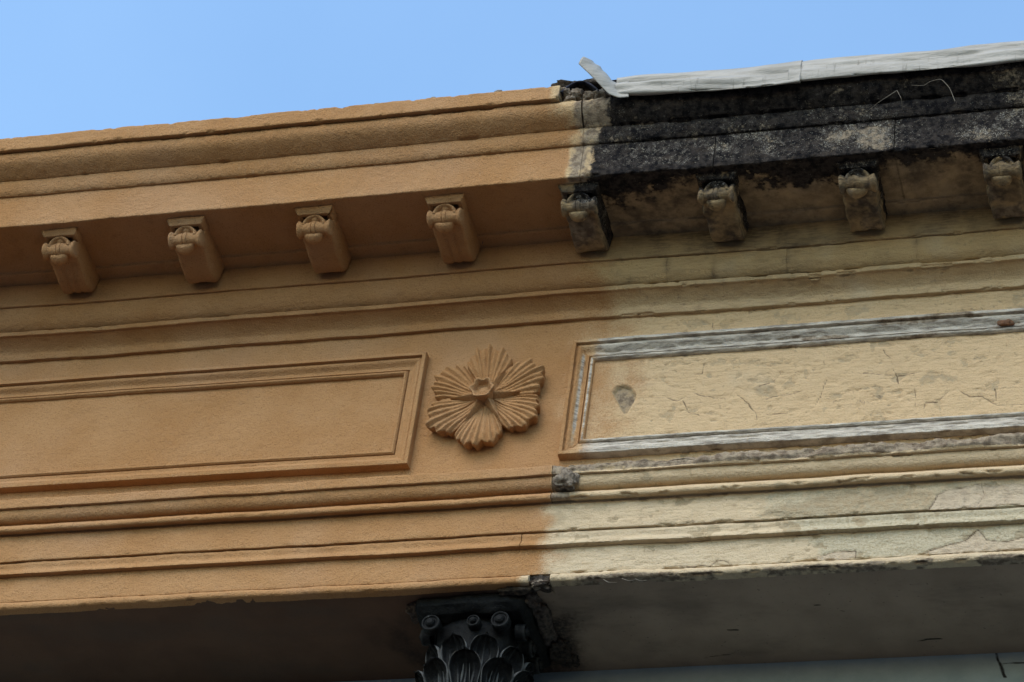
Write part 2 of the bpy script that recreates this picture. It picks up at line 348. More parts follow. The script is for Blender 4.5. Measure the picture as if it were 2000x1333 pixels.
def wear(c, P):
    """wear of course c at points P: dict of masks and an inward push"""
    X, Y, Z = P.T; n = len(X); o = {k: np.zeros(n) for k in ATT}; push = np.zeros(n)
    n1 = fbm(P * 5, 3); n2 = fbm(P * 22, 3, 5.1); n3 = fbm(P * 75, 2, 9.7)
    xb, soft = PB[c]
    o['paint'] = np.clip((xb - X + n1 * soft * (.35 if c == 'frieze' else .7) + n2 * min(soft, .06) * .6) / soft + .5, 0, 1)
    right = sm(X, xb - .02, xb + .06)
    o['tone'][:] = {'band': 0, 'bedovolo': .05, 'fillb': .22, 'cavetto': .2, 'frieze': .5, 'cap': .72, 'fascia1': .85, 'fmould': .92, 'fascia2': 1, 'bead': .85}.get(c, .3)
    if c == 'cavetto': o['tone'] += .18 * sm(Z, ZA - .06, ZA - .13)
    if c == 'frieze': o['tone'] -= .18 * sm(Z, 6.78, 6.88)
    if c in ('fillet', 'cyma', 'ovolo', 'corona'):
        xc = {'fillet': Xp(1190, 180, YF), 'cyma': Xp(1192, 210, YF + .02), 'ovolo': Xp(1168, 260, YC - .016), 'corona': Xp(1150, 315, YC)}[c]
        cr = np.clip((X - xc + n1 * .02 + n2 * .016) / .035 + .5, 0, 1)
        for u, v, r in BARE:
            q = atY(u, v, YC if c == 'corona' else -.345)
            d = np.hypot(X - q[0], (Z - q[2]) * 1.1) / (r * .0011)
            bs_ = sm(1.3 - d + n2 * .9 + n1 * .4, 0, 1.2); cr = cr * (1 - .24 * bs_); o['speck'] += .42 * bs_
        cr = cr * (1 - .38 * sm(n1 + .8 * n2, .3, 1.0))
        o['crust'] = cr; o['mort'] = sm(X, xb - .03, xb + .03) * (.74 + .4 * n2)
        o['speck'] = right * (o['speck'] + {'corona': .42, 'ovolo': .15}.get(c, -.12) + .6 * n1 + .3 * n2)
        push += right * (.0022 * n2 + .0016 * n3 + .0035 * np.clip(n2 - .25, 0, 1))
        if c == 'corona':
            low = sm(Z, ZS + .03, ZS); o['speck'] -= low * right * .7; o['crust'] = np.maximum(o['crust'], cr * low)
    if c == 'soffit':
        xr = sm(X, xb - .01, xb + .1)
        edge = YC + .060 + .065 * n1 + .035 * n2 + .02 * n3 + .03 * np.sin(X * 11 + 1)
        o['crust'] = xr * np.clip((edge - Y) / .085 + .5, 0, 1)
        o['dirt'] = xr * np.clip(.60 + .3 * n1 + .25 * n2 + .25 * sm(Y, -.15, -.25), 0, .95); push += right * (.0015 * n2 + .001 * n3)
    if c == 'band': o['dirt'] = sm(X, xb - .1, xb + .15) * np.clip(.44 + .35 * n1 + .25 * n2 + .2 * sm(Z, ZA + .02, ZS), 0, .95); push += right * .0012 * n2
    if c in ('bedovolo', 'fillb', 'cavetto'):
        o['dirt'] = sm(X, xb - .1, xb + .1) * np.clip(.10 + .26 * n1 + .14 * n2, 0, .6) * (1 if c == 'bedovolo' else .7)
        push += right * (.0008 * n2)
        if c == 'bedovolo':
            for jx in xbs[:5]: o['dirt'] += .35 * np.exp(-((X - jx) / .008) ** 2) * np.clip(.6 + 1.2 * n2, 0, 1)
            q0 = Xp(1205, 535, -.07); o['dirt'] += .4 * np.exp(-((X - q0) / .03) ** 2) * np.clip(.6 + n2, 0, 1)
    q = np.stack([X, Z], 1); jit = np.stack([.004 * n2 + .002 * n3, .004 * fbm(P * 22, 2, 31.0) + .002 * n3], 1)
    lists = {'frieze': (CR_F, 0), 'fascia1': (CR_F1, -.014), 'fascia2': (CR_F2, 0.0)}
    if c in lists:
        cs, yy = lists[c]
        sel = np.where(X > -.1)[0]
        for k, l in enumerate(cs):
            d = seg_dist(q[sel] + jit[sel] * .8, XZ(l, yy)); wd = .0042 if k % 3 else .0052
            o['crack'][sel] = np.maximum(o['crack'][sel], np.clip(1 - d / wd, 0, 1) * (.75 + .35 * n2[sel])); push[sel] += .0016 * np.clip(1 - d / .004, 0, 1)
        # flaked paint: small islands
        fl = np.maximum(sm(n2 + .6 * fbm(P * 48, 2, 3.3), .66, .74), sm(fbm(P * np.array([12, 12, 38]), 3, 13.3) + .25 * n3, .52, .60) * (1 if c == 'frieze' else .6)) * right * sm(X, xb + .02, xb + .15)
        fv = fbm(P * np.array([9, 9, 24]), 3, 23.3) + .2 * n3
        o['crack'] = np.maximum(o['crack'], .62 * np.exp(-((fv - .42) / .035) ** 2) * sm(n1, -.1, .5) * right * sm(X, xb + .05, xb + .2))
        fw = fbm(P * np.array([26, 26, 60]), 2, 53.3) + .3 * n1
        o['crack'] = np.maximum(o['crack'], .48 * np.exp(-((fw - .5) / .05) ** 2) * sm(n1, -.3, .4) * right * sm(X, xb + .02, xb + .2))
        push += .0012 * sm(fw, .48, .54) * right + .0016 * sm(fv, .40, .44) * right
        push += .0022 * fl; o['stain'] = np.maximum(o['stain'], fl * (.7 if c != 'frieze' else .55))
        push += right * (.0006 * n2 + .0005 * n3)
    if c == 'frieze':
        sel = np.where((X > .05) & (X < .4))[0]
        h = soft_poly(q[sel], HOLE, 0, jit[sel] * .5); push[sel] += .010 * sm(h, .3, .8); o['stain'][sel] = np.maximum(o['stain'][sel], h * 1.2); o['mort'][sel] = np.maximum(o['mort'][sel], h * .52); o['paint'][sel] *= 1 - sm(h, .4, .6)
        for u, v, r in ((1490, 765, 14), (1540, 753, 9), (1810, 745, 12), (1860, 742, 12), (1610, 800, 7), (1395, 763, 7), (1408, 764, 5), (1700, 870, 12), (1530, 905, 14), (1860, 690, 8)):
            p = atY(u, v, 0); d = np.hypot((X - p[0]) / 1.5, Z - p[2]) / (r * .0013); o['stain'] = np.maximum(o['stain'], sm(1.2 - d + 1.0 * n2, 0, .9) * .62)
        pass
        # shell of white undercoat round the panel edge is on the mouldings
    if c == 'fascia1':
        s1 = np.where(X > .1)[0]
        for l in PK_F1: o['pink'][s1] = np.maximum(o['pink'][s1], soft_poly(q[s1], l, -.014, jit[s1], .003)); 
        push += .0018 * sm(o['pink'], .4, .6)
        for l in ST_F1: o['stain'][s1] = np.maximum(o['stain'][s1], soft_poly(q[s1], l, -.014, jit[s1] * 2, .02))
        o['green'] = .45 * sm(X, .4, .6) + .2 * n1 * right
        p = atY(1085, 1012, -.014); o['stain'] = np.maximum(o['stain'], .6 * sm(1.1 - np.hypot((X - p[0]) / .06, (Z - p[2]) / .05) + .4 * n2, 0, 1))
    if c == 'fascia2':
        s1 = np.where(X > .1)[0]
        for l in PK_F2: o['pink'][s1] = np.maximum(o['pink'][s1], soft_poly(q[s1], l, 0, jit[s1], .003))
        push += .0022 * sm(o['pink'], .4, .6)
        for l in GR_F2: o['green'][s1] = np.maximum(o['green'][s1], soft_poly(q[s1], l, 0, jit[s1] * 2, .02))
    if c == 'fmould': o['green'] = sm(X, .45, .75) * (.75 + .3 * n1); push += right * (.0008 * n2 + .0006 * n3); o['stain'] = right * sm(n2 + .5 * n3, .35, .7) * .8
    if c == 'cap':
        up = sm(Z, Zp(640, 957, -.045) - .004, Zp(640, 952, -.045)) * sm(X, xb - .01, xb + .03)
        o['mort'] = np.maximum(o['mort'], up * (1.0 + .1 * n2)); an = fbm(P * np.array([6, 30, 40]), 3, 61); o['mort'] *= 1 - .55 * up * sm(an + n1, .2, .9); o['stain'] = np.maximum(o['stain'], up * .8); push += up * (.008 * an + .004 * n3 + .004 * n1 + .010 * np.clip(fbm(P * np.array([11, 20, 20]), 2, 91) - .35, 0, 1)) - up * .002
        lo = (1 - up) * right; o['stain'] = np.maximum(o['stain'], lo * sm(n1 + .5 * n2, .1, .8) * .8)
        o['mort'] = np.maximum(o['mort'], .95 * sm(1.0 - np.abs(X - Xp(1098, 975, -.03)) / .045 + .4 * n2, 0, .6) * sm(X, xb - .003, xb + .003))
        push += lo * (.0012 * n2 + .0008 * n3)
    if c == 'bead':
        lw = sm(Z, ZB0 + .015, ZB0 + .004); o['mort'] = right * np.clip(lw * (.62 + .3 * n1 + .25 * n2) + .25 * n2 * sm(X, .4, .9), 0, 1); push += right * (.0022 * n2 + .0016 * n3)
    # painted side: slightly lumpy
    o['paint'] = np.clip(o['paint'], 0, 1); o['crust'] = np.clip(o['crust'], 0, 1); o['dirt'] = np.clip(o['dirt'] * (1 - o['paint']), 0, .9)
    return o, push, n1, n2, n3, right

def course(name, c, prof, x0, x1, parent, r=.003, ds=.0036, mat=None, ends=True, label=None, wob=1.0, chip=1.0):
    pts, ew = round_prof(prof, r, ds); X = xs(x0, x1); n, m = len(X), len(pts)
    P = np.zeros((n, m, 3)); P[:, :, 0] = X[:, None]; P[:, :, 1] = pts[None, :, 0]; P[:, :, 2] = pts[None, :, 1]
    N = grid_normals(P); f = P.reshape(-1, 3); W = np.broadcast_to(ew[None, :], (n, m)).ravel()
    o, push, n1, n2, n3, right = wear(c, f)
    lowf = np.stack([f[:, 0] * 2.2, f[:, 1] * .5, f[:, 2] * 2], 1); midf = np.stack([f[:, 0] * 9, f[:, 1] * 4, f[:, 2] * 9], 1)
    dz = .0026 * wob * fbm(lowf, 2, 40) + .0015 * wob * fbm(midf, 2, 44); dy = .0018 * wob * fbm(lowf, 2, 50)
    k = n2 * .0009 + n3 * .0007
    ch = np.clip(fbm(f * 30, 3, 77) - .15, 0, 1) * W * (.003 + .007 * right) * chip     # chipped arrises
    Q = f + N.reshape(-1, 3) * (k - push - ch)[:, None]; Q[:, 1] += dy; Q[:, 2] += dz
    V, Fq = Q, grid_faces(n, m)
    if ends:                                  # close the two ends so a joint shows thickness
        Pg = Q.reshape(n, m, 3); parts = [(V, Fq)]
        for i in (0, n - 1):
            e = Pg[i]; bk = e.copy(); bk[:, 1] = .05; sh = np.stack([e, bk], 0) if i else np.stack([bk, e], 0)
            parts.append((sh.reshape(-1, 3), grid_faces(2, m)))
        V, Fq = merge(parts); idx = np.concatenate([np.arange(n * m)] + [np.tile(np.arange(i * m, i * m + m), 2) for i in (0, n - 1)])
        o = {a: v[idx] for a, v in o.items()}
    o = {a: v for a, v in o.items() if np.any(v)}
    return link(name, mesh_from(name, V, Fq, o), mat or M_ST, parent, label)

# ------------------------------------------------------------------ the setting: street and pavement
def slab(name, x0, x1, y0, y1, z0, z1, mat, parent=None):
    V = np.array([(x, y, z) for x in (x0, x1) for y in (y0, y1) for z in (z0, z1)])
    Fq = np.array([(0, 1, 3, 2), (4, 6, 7, 5), (0, 4, 5, 1), (2, 3, 7, 6), (0, 2, 6, 4), (1, 5, 7, 3)])
    return link(name, mesh_from(name, V, Fq, None, False), mat, parent)
o = slab('street', -600, 600, -600, 600, -.6, 0, M_ASPH); o['kind'] = 'structure'
o = slab('pavement', -60, 60, -2.6, 30, -.2, .13, M_PAVE); o['kind'] = 'structure'
for k in range(-8, 8):
    o = slab('kerb_stone', k * 1.0, k * 1.0 + .99, -2.76, -2.605, -.2, .14, M_PAVE, bpy.data.objects['pavement'])

# ------------------------------------------------------------------ two buildings
BL = tag(empty('painted_building', (-1.2, 0, 0)), 'building on the left with freshly ochre painted stucco entablature', 'building')
BR = tag(empty('weathered_building', (1.2, 0, 0)), 'building on the right with black crusted cornice and peeling cream entablature', 'building')
class _Shift:                                 # courses are modelled in world coordinates
    pass
def adopt(o, parent):
    o.parent = parent; o.matrix_parent_inverse = Matrix.Translation(-Vector(parent.location)); return o
_link = link
def link(name, me, mat, parent=None, label=None):
    o = _link(name, me, mat, None, label)
    if parent: adopt(o, parent)
    return o

zft, zfb = Zp(680, 206, YF), Zp(680, 231, YF)
zc1 = Zp(680, 293, YC - .020); zo = Zp(680, 325, YC - .005); zct = Zp(680, 326, YC)
prof = {}
prof['fillet'] = [(-.10, zft + .03), (-.28, zft + .006), (YF, zft), (YF, zfb), (YF + .020, zfb + .003), (YF + .045, zfb + .003)]
prof['cyma'] = [(-.29, zfb + .006), (YF + .018, zfb + .006)] + bez((YF + .013, zfb - .004), (YF + .011, zfb - .028), (YF + .022, zc1 + .022), (YC - .024, zc1 + .003), 18) + [(YC - .019, zc1), (-.29, zc1)]
prof['ovolo'] = [(-.29, zc1 + .003), (YC - .017, zc1 + .003), (YC - .0175, zc1 - .012)] + bez((YC - .0175, zc1 - .013), (YC - .016, zo + .012), (YC - .010, zo + .005), (YC - .005, zo), 8) + [(-.29, zo)]
prof['corona'] = [(-.29, zo + .004), (YC, zo + .004), (YC, ZS), (-.285, ZS + .0015)]
prof['soffit'] = [(YC + .006, ZS + .001), (-.131, ZS + .001), (-.130, ZS - .007), (-.07, ZS - .007)]
prof['band'] = [(-.085, ZS + .02), (-.085, ZA), (-.06, ZA + .001)]
zb1, zb2 = Zp(680, 599, -.058), Zp(680, 606.5, -.058)
prof['bedovolo'] = [(-.03, ZA + .004), (-.0775, ZA + .004)] + bez((-.0775, ZA - .002), (-.0775, ZA - .04), (-.070, zb1 + .012), (-.046, zb1 + .003), 16) + [(-.02, zb1 + .003)]
prof['fillb'] = [(-.02, zb1 + .001), (-.058, zb1 + .001), (-.058, zb2), (-.02, zb2 + .002)]
zC = Zp(640, 659.5, -.012)
prof['cavetto'] = [(-.02, zb2 + .004), (-.050, zb2 + .002)] + bez((-.049, zb2), (-.030, zb2 - .008), (-.013, zb2 - .022), (-.013, zC + .02), 14) + [(-.012, zC), (.02, zC + .001)]
zf2 = Zp(640, 937, -.05)
prof['frieze'] = [(0, zC + .02), (0, zf2 - .01)]
z = lambda v, Y: Zp(640, v, Y)
prof['cap'] = [(.01, zf2 + .006), (-.030, zf2 + .003), (-.054, zf2 - .003), (-.054, z(954.5, -.054)), (-.034, z(954.5, -.054) + .001)] + \
    bez((-.045, z(957.5, -.045)), (-.046, z(972, -.044)), (-.036, z(985, -.031)), (-.020, z(988, -.022)), 12) + [(-.0185, z(990, -.020))] + \
    bez((-.022, z(990.5, -.024)), (-.046, z(990.5, -.038)), (-.042, z(1007, -.038)), (-.016, z(1007, -.018)), 12) + [(.01, z(1007, -.016))]
prof['fascia1'] = [(-.014, z(1000, -.014)), (-.014, z(1062.5, -.014)), (.01, z(1062.5, -.014) + .0015)]
prof['fmould'] = [(.01, z(1062.5, -.014) + .004), (-.001, z(1062.5, -.014) + .004), (-.001, z(1064.5, -.002))] + \
    bez((-.003, z(1066, -.004)), (-.020, z(1069, -.014)), (.002, z(1079, -.002)), (-.014, z(1084.0, -.014)), 12) + [(-.0165, z(1088.5, -.0165)), (.01, z(1088.5, -.0165) + .001)]
prof['fascia2'] = [(0, z(1088.5, 0) + .012), (0, z(1145.5, 0)), (.01, z(1145.5, 0) + .001)]
prof['bead'] = [(.01, z(1145.5, 0) + .002), (.0015, z(1145.5, 0) + .001), (.0005, z(1146.3, 0))] + bez((-.001, z(1146.5, -.002)), (-.011, z(1147, -.006)), (-.012, ZB0 + .002), (-.004, ZB0 - .001), 10) + [(.02, ZB0)]
prof['soffit2'] = [(-.004, ZB0 + .0025), (.385, ZB0 + .0025)]

NAMES = {'fillet': 'top_fillet', 'cyma': 'cyma_moulding', 'ovolo': 'cornice_ovolo', 'corona': 'corona', 'soffit': 'cornice_soffit', 'band': 'bracket_band', 'bedovolo': 'bed_moulding',
         'fillb': 'bed_fillet', 'cavetto': 'cavetto_moulding', 'frieze': 'frieze', 'cap': 'architrave_cap', 'fascia1': 'upper_fascia', 'fmould': 'fascia_moulding', 'fascia2': 'lower_fascia', 'bead': 'edge_bead'}
XEND_F, XBEG_F = Xp(1092, 180, YF), Xp(1190, 185, YF)
split = {'fillet': (XEND_F, XBEG_F), 'cyma': (XJ - .0022, XJ + .0022), 'ovolo': (XJ - .0006, XJ + .0006), 'corona': (XJ, XJ), 'soffit': (XJ, XJ), 'band': (XJ, XJ), 'bedovolo': (None, None), 'fillb': (XJ, XJ),
         'cavetto': (XJ, XJ), 'frieze': (-.0, -.0), 'cap': (PB['cap'][0], PB['cap'][0] + .002), 'fascia1': (-.0, -.0), 'fmould': (Xp(1018, 1050, -.01), Xp(1018, 1050, -.01) + .0022), 'fascia2': (0, 0),
         'bead': (Xp(1031, 1135, -.008), Xp(1074, 1133, -.008))}
for c, (xl, xr) in split.items():
    if xl is None: continue
    kw = dict(r=.004 if c in ('corona', 'fillet') else .0028)
    course(NAMES[c], c, prof[c], X0, xl, BL, chip=2.6 if c == 'fillet' else 1.2, **kw)
    if c == 'corona':
        js = [xr, Xp(1395, 300, YC), Xp(1746, 285, YC), X1]
        for a, b in zip(js[:-1], js[1:]): course('corona_stone', c, prof[c], a + .0012, b - .0012, BR, chip=1.6, **kw)
    else: course(NAMES[c], c, prof[c], xr, X1, BR, chip=1.5, **kw)
# the bed moulding: one run on the painted side, stones with open joints on the weathered side
course('bed_moulding', 'bedovolo', prof['bedovolo'], X0, xbs[0], BL)
for k, (a, b) in enumerate(zip(xbs[:-1], xbs[1:])):
    d = .0006 * math.sin(k * 2.4); course('bed_moulding_stone', 'bedovolo', [(y + d, zz) for y, zz in prof['bedovolo']], a + .0003, b - .0003, BR, chip=1.3)

# ------------------------------------------------------------------ beam soffit, recessed wall, cores
def plate(name, c, pts, x0, x1, parent, mat, ds=.005, crack=None, darkf=None):
    P2, _ = round_prof(pts, .001, ds); X = np.arange(x0, x1 + .002, .005); n, m = len(X), len(P2)
    P = np.zeros((n, m, 3)); P[:, :, 0] = X[:, None]; P[:, :, 1] = P2[None, :, 0]; P[:, :, 2] = P2[None, :, 1]; f = P.reshape(-1, 3)
    N = grid_normals(P).reshape(-1, 3); n1 = fbm(f * 5, 3); n2 = fbm(f * 22, 3, 5)
    att = {'crack': np.zeros(len(f)), 'dirt': np.zeros(len(f))}
    if c in PB: att['paint'] = np.clip((PB[c][0] - f[:, 0] + n1 * .05) / PB[c][1] + .5, 0, 1)
    if crack:
        for poly in crack:
            A = np.array(poly); q = f[:, [0, 1]] if c == 'soffit2' else f[:, [0, 2]]
            att['crack'] = np.maximum(att['crack'], np.clip(1.1 - seg_dist(q + .006 * n2[:, None], A) / .006, 0, 1) * (.7 + .5 * n2))
    if darkf: att['dirt'] = darkf(f, n1, n2)
    Q = f + N * (n1 * .0015 + n2 * .0006)[:, None]
    return link(name, mesh_from(name, Q, grid_faces(n, m), att), mat, parent)
def column_dark(f, n1, n2):  # soft dark oval on the soffit, centred on the column head
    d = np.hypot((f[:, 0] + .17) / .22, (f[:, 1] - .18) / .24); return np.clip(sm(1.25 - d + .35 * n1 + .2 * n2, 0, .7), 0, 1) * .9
zc_ = lambda l: [tuple(atZ(u, v, ZB0)[:2]) for u, v in l]
cr_s = [zc_([(1372, 1288), (1395, 1284), (1425, 1280), (1445, 1270)]), zc_([(1790, 1254), (1840, 1250)]), zc_([(1425, 1234), (1445, 1234)]), zc_([(1594, 1185), (1602, 1184)]), zc_([(1640, 1194), (1648, 1195)])]
plate('beam_soffit', 'soffit2', prof['soffit2'], X0, -.02, BL, M_SOF, crack=None, darkf=column_dark)
plate('beam_soffit', 'soffit2', prof['soffit2'], -.02, X1, BR, M_SOF, crack=cr_s, darkf=column_dark)
YW = .377
wl = lambda l: [tuple(atY(u, v, YW)[[0, 2]]) for u, v in l]
cr_w = [wl([(1946, 1272), (1952, 1290), (1966, 1322)]), wl([(1956, 1298), (1980, 1295), (2010, 1294)])]
plate('recessed_wall', 'wall', [(YW, ZB0 + .1), (YW, 5.2)], -.02, X1, BR, M_WALL, crack=cr_w)
M_OCH = simple('ochre_wall_paint', (.42, .235, .11), (.36, .20, .10), 8, .9, .001, .4)
plate('recessed_wall', 'wall', [(YW, ZB0 + .1), (YW, 5.2)], X0, -.02, BL, M_WALL)
for p, a, b, m in ((BL, X0, -.02, M_OCH), (BR, -.02, X1, M_PAVE)):
    slab('lower_wall', a, b, YW + .004, YW + .3, .13, 5.22, m, p)
    slab('wall_core', a + (.002 if p is BR else 0), b - (.002 if p is BL else 0), .052, 3.0, ZB0 + .03, zft - .02, M_PAVE, p)

# ------------------------------------------------------------------ panel mouldings: mitred frame strips
def frame_strip(side, xa, xb_, za, zb_, parent, label=None):
    """one rail or stile of a panel frame; profile runs from the outer edge inwards"""
    prof_h = [(0, -.006), (0, .015), (.0012, .0205), (.0105, .0212), (.0115, .0130), (.0125, .0128), (.0165, .0150), (.0190, .0150)] + [(.019 + .020 * t, .0150 - .0095 * float(sm(t, 0, .85))) for t in np.linspace(.1, 1, 9)] + \
        [(.0445, .0060), (.0452, .0012), (.0470, .0012), (.0478, .0060), (.0515, .0098), (.0560, .0092), (.0595, .0045), (.0600, -.002), (.0625, -.004)]
    pts, ew = round_prof([(a, b * 1.18) for a, b in prof_h], .0010, .0024)
    hor = side in ('top', 'bottom'); L0, L1 = (xa, xb_) if hor else (za, zb_)
    t = xs(L0, L1, .0034) if hor else np.linspace(L0, L1, 90)
    n, m = len(t), len(pts); s = pts[:, 0]; h = pts[:, 1]
    T = np.clip(t[:, None], L0 + s[None, :], L1 - s[None, :])           # mitre
    P = np.zeros((n, m, 3)); P[:, :, 1] = -h[None, :]
    if side == 'top': P[:, :, 0] = T; P[:, :, 2] = zb_ - s[None, :]
    elif side == 'bottom': P[:, :, 0] = T; P[:, :, 2] = za + s[None, :]
    elif side == 'left': P[:, :, 2] = T; P[:, :, 0] = xa + s[None, :]
    else: P[:, :, 2] = T; P[:, :, 0] = xb_ - s[None, :]
    Fq = grid_faces(n, m)
    if side in ('bottom', 'right'): Fq = Fq[:, ::-1]
    if not hor: Fq = Fq[:, ::-1]
    f = P.reshape(-1, 3); o, push, n1, n2, n3, right = wear('frieze', f)
    W = np.broadcast_to(ew[None, :], (n, m)).ravel(); S = np.broadcast_to(s[None, :], (n, m)).ravel()
    rr = sm(f[:, 0], .0, .12) if hor else np.full(len(f), 1.0 if xa > -.2 and side == 'left' else 0.0)
    if parent is BL: rr = rr * 0
    for k in ('crack', 'mort', 'pink', 'stain', 'green'): o[k][:] = 0
    if hor:
        o['prim'] = rr * np.clip(.95 + .25 * n1 + .25 * n2, 0, 1.2); o['paint'] = o['paint'] * (1 - sm(f[:, 0], .03, .14))
        o['mort'] = rr * sm(fbm(f * np.array([7, 30, 40]), 3, 21) + (.15 if side == 'top' else -.15), .2, .9) * .62
    elif parent is BR and side == 'left':
        edge = np.maximum(np.exp(-((S - .030) / .005) ** 2), np.exp(-((S - .054) / .004) ** 2)); o['prim'] = edge * (.8 + .3 * n2) * sm(np.abs(f[:, 2] - (za + zb_) / 2), .17, .13); o['paint'] = np.clip(.95 - o['prim'], 0, 1)
    else: o['paint'][:] = 1
    lowf = np.stack([f[:, 0] * 2.5, f[:, 2] * 2.5, f[:, 1]], 1)
    ch = np.clip(fbm(f * np.array([18, 40, 40]), 3, 77) - .1, 0, 1) * (W + .06) * (.002 + .006 * rr)
    f = f.copy(); f[:, 1] += ch + rr * (.0012 * n2 + .0010 * n3) - .0004 * n2; f[:, 2] += .0020 * fbm(lowf, 2, 40) + rr * .0012 * n2; f[:, 0] += .0012 * fbm(lowf, 2, 60)
    o = {a: v for a, v in o.items() if np.any(v)}
    return link('panel_moulding', mesh_from('panel_moulding', f, Fq, o), M_ST, parent, label)
ZPB, ZPT = 6.6 - .163, 6.6 + .210
XPL, XPR = -.385, .009
for sd_ in ('top', 'bottom', 'right', 'left'): frame_strip(sd_, X0 + .2, XPL, ZPB, ZPT, BL)
for sd_ in ('top', 'bottom', 'left', 'right'): frame_strip(sd_, XPR, X1 - .2, ZPB - .004, ZPT + .002, BR, 'panel moulding scraped to grey white undercoat' if sd_ in ('top', 'bottom') else None)

# ------------------------------------------------------------------ brackets
def revolve_x(prof_, n=30):
    a = np.linspace(0, 2 * math.pi, n, endpoint=False); P = np.zeros((len(prof_), n, 3))
    for i, (x, r) in enumerate(prof_): P[i, :, 0] = x; P[i, :, 1] = r * np.cos(a); P[i, :, 2] = r * np.sin(a)
    return P
def finish(name, P, parent, att, wn=False, wm=False, amp=.0006, flip=False, mat=None, off=(0, 0, 0), seed=0.0, faces=None, rough=0.0, label=None):
    """noise a closed patch and link it at off"""
    n, m = P.shape[:2]; f = P.reshape(-1, 3); Nn = grid_normals(P, wn, wm).reshape(-1, 3) * (-1 if flip else 1)
    q = f + np.array(off) + seed
    d = amp * fbm(q * 60, 3) + rough * (fbm(q * 35, 3, 3.0) * .003 - np.clip(fbm(q * 28, 3, 8.0) - .2, 0, 1) * .007)
    V = f + Nn * d[:, None] + np.array(off); Fq = grid_faces(n, m, wn, wm)
    if flip: Fq = Fq[:, ::-1]
    A = {k: (v(V, q) if callable(v) else v) for k, v in att.items()}
    return link(name, mesh_from(name, V, Fq, A), mat or M_ST, parent, label)
def ringloft(sections):
    """sections: list of (n,3) rings -> grid, closed with collapsed ends"""
    a = [np.repeat(s.mean(0)[None], len(s), 0) for s in (sections[0], sections[-1])]
    s0 = sections[0] * .6 + a[0] * .4; s1 = sections[-1] * .6 + a[1] * .4
    return np.stack([a[0], s0] + list(sections) + [s1, a[1]])
def rrect(wd, z0, z1, r, y, bottom=None, n=64):
    """rounded rectangle ring in the x,z plane at depth y, counter-clockwise"""
    t = np.linspace(0, 1, n, endpoint=False); w2 = wd / 2; h = z1 - z0; per = 2 * (wd + h); out = []
    for k in t:
        d = k * per
        if d < wd: x, zz = -w2 + d, z0
        elif d < wd + h: x, zz = w2, z0 + d - wd
        elif d < 2 * wd + h: x, zz = w2 - (d - wd - h), z1
        else: x, zz = -w2, z1 - (d - 2 * wd - h)
        dx = w2 - abs(x); dz0 = zz - z0
        if dx < r and dz0 < r and zz < z0 + r:
            cx = math.copysign(w2 - r, x); vx, vz = x - cx, zz - (z0 + r); l = math.hypot(vx, vz); mx = max(abs(vx), abs(vz), 1e-9)
            x = cx + vx / l * r if l > r else x; zz = z0 + r + vz / l * r if l > r else zz
        if bottom is not None and zz < z0 + .012: zz += bottom(x)
        out.append((x, y, zz))
    return np.array(out)
UND = np.array([(-.166, -.046), (-.150, -.052), (-.135, -.056), (-.114, -.058), (-.095, -.063), (-.077, -.0675), (-.055, -.0715), (-.038, -.072), (-.022, -.0695), (-.012, -.063), (-.009, -.055)])
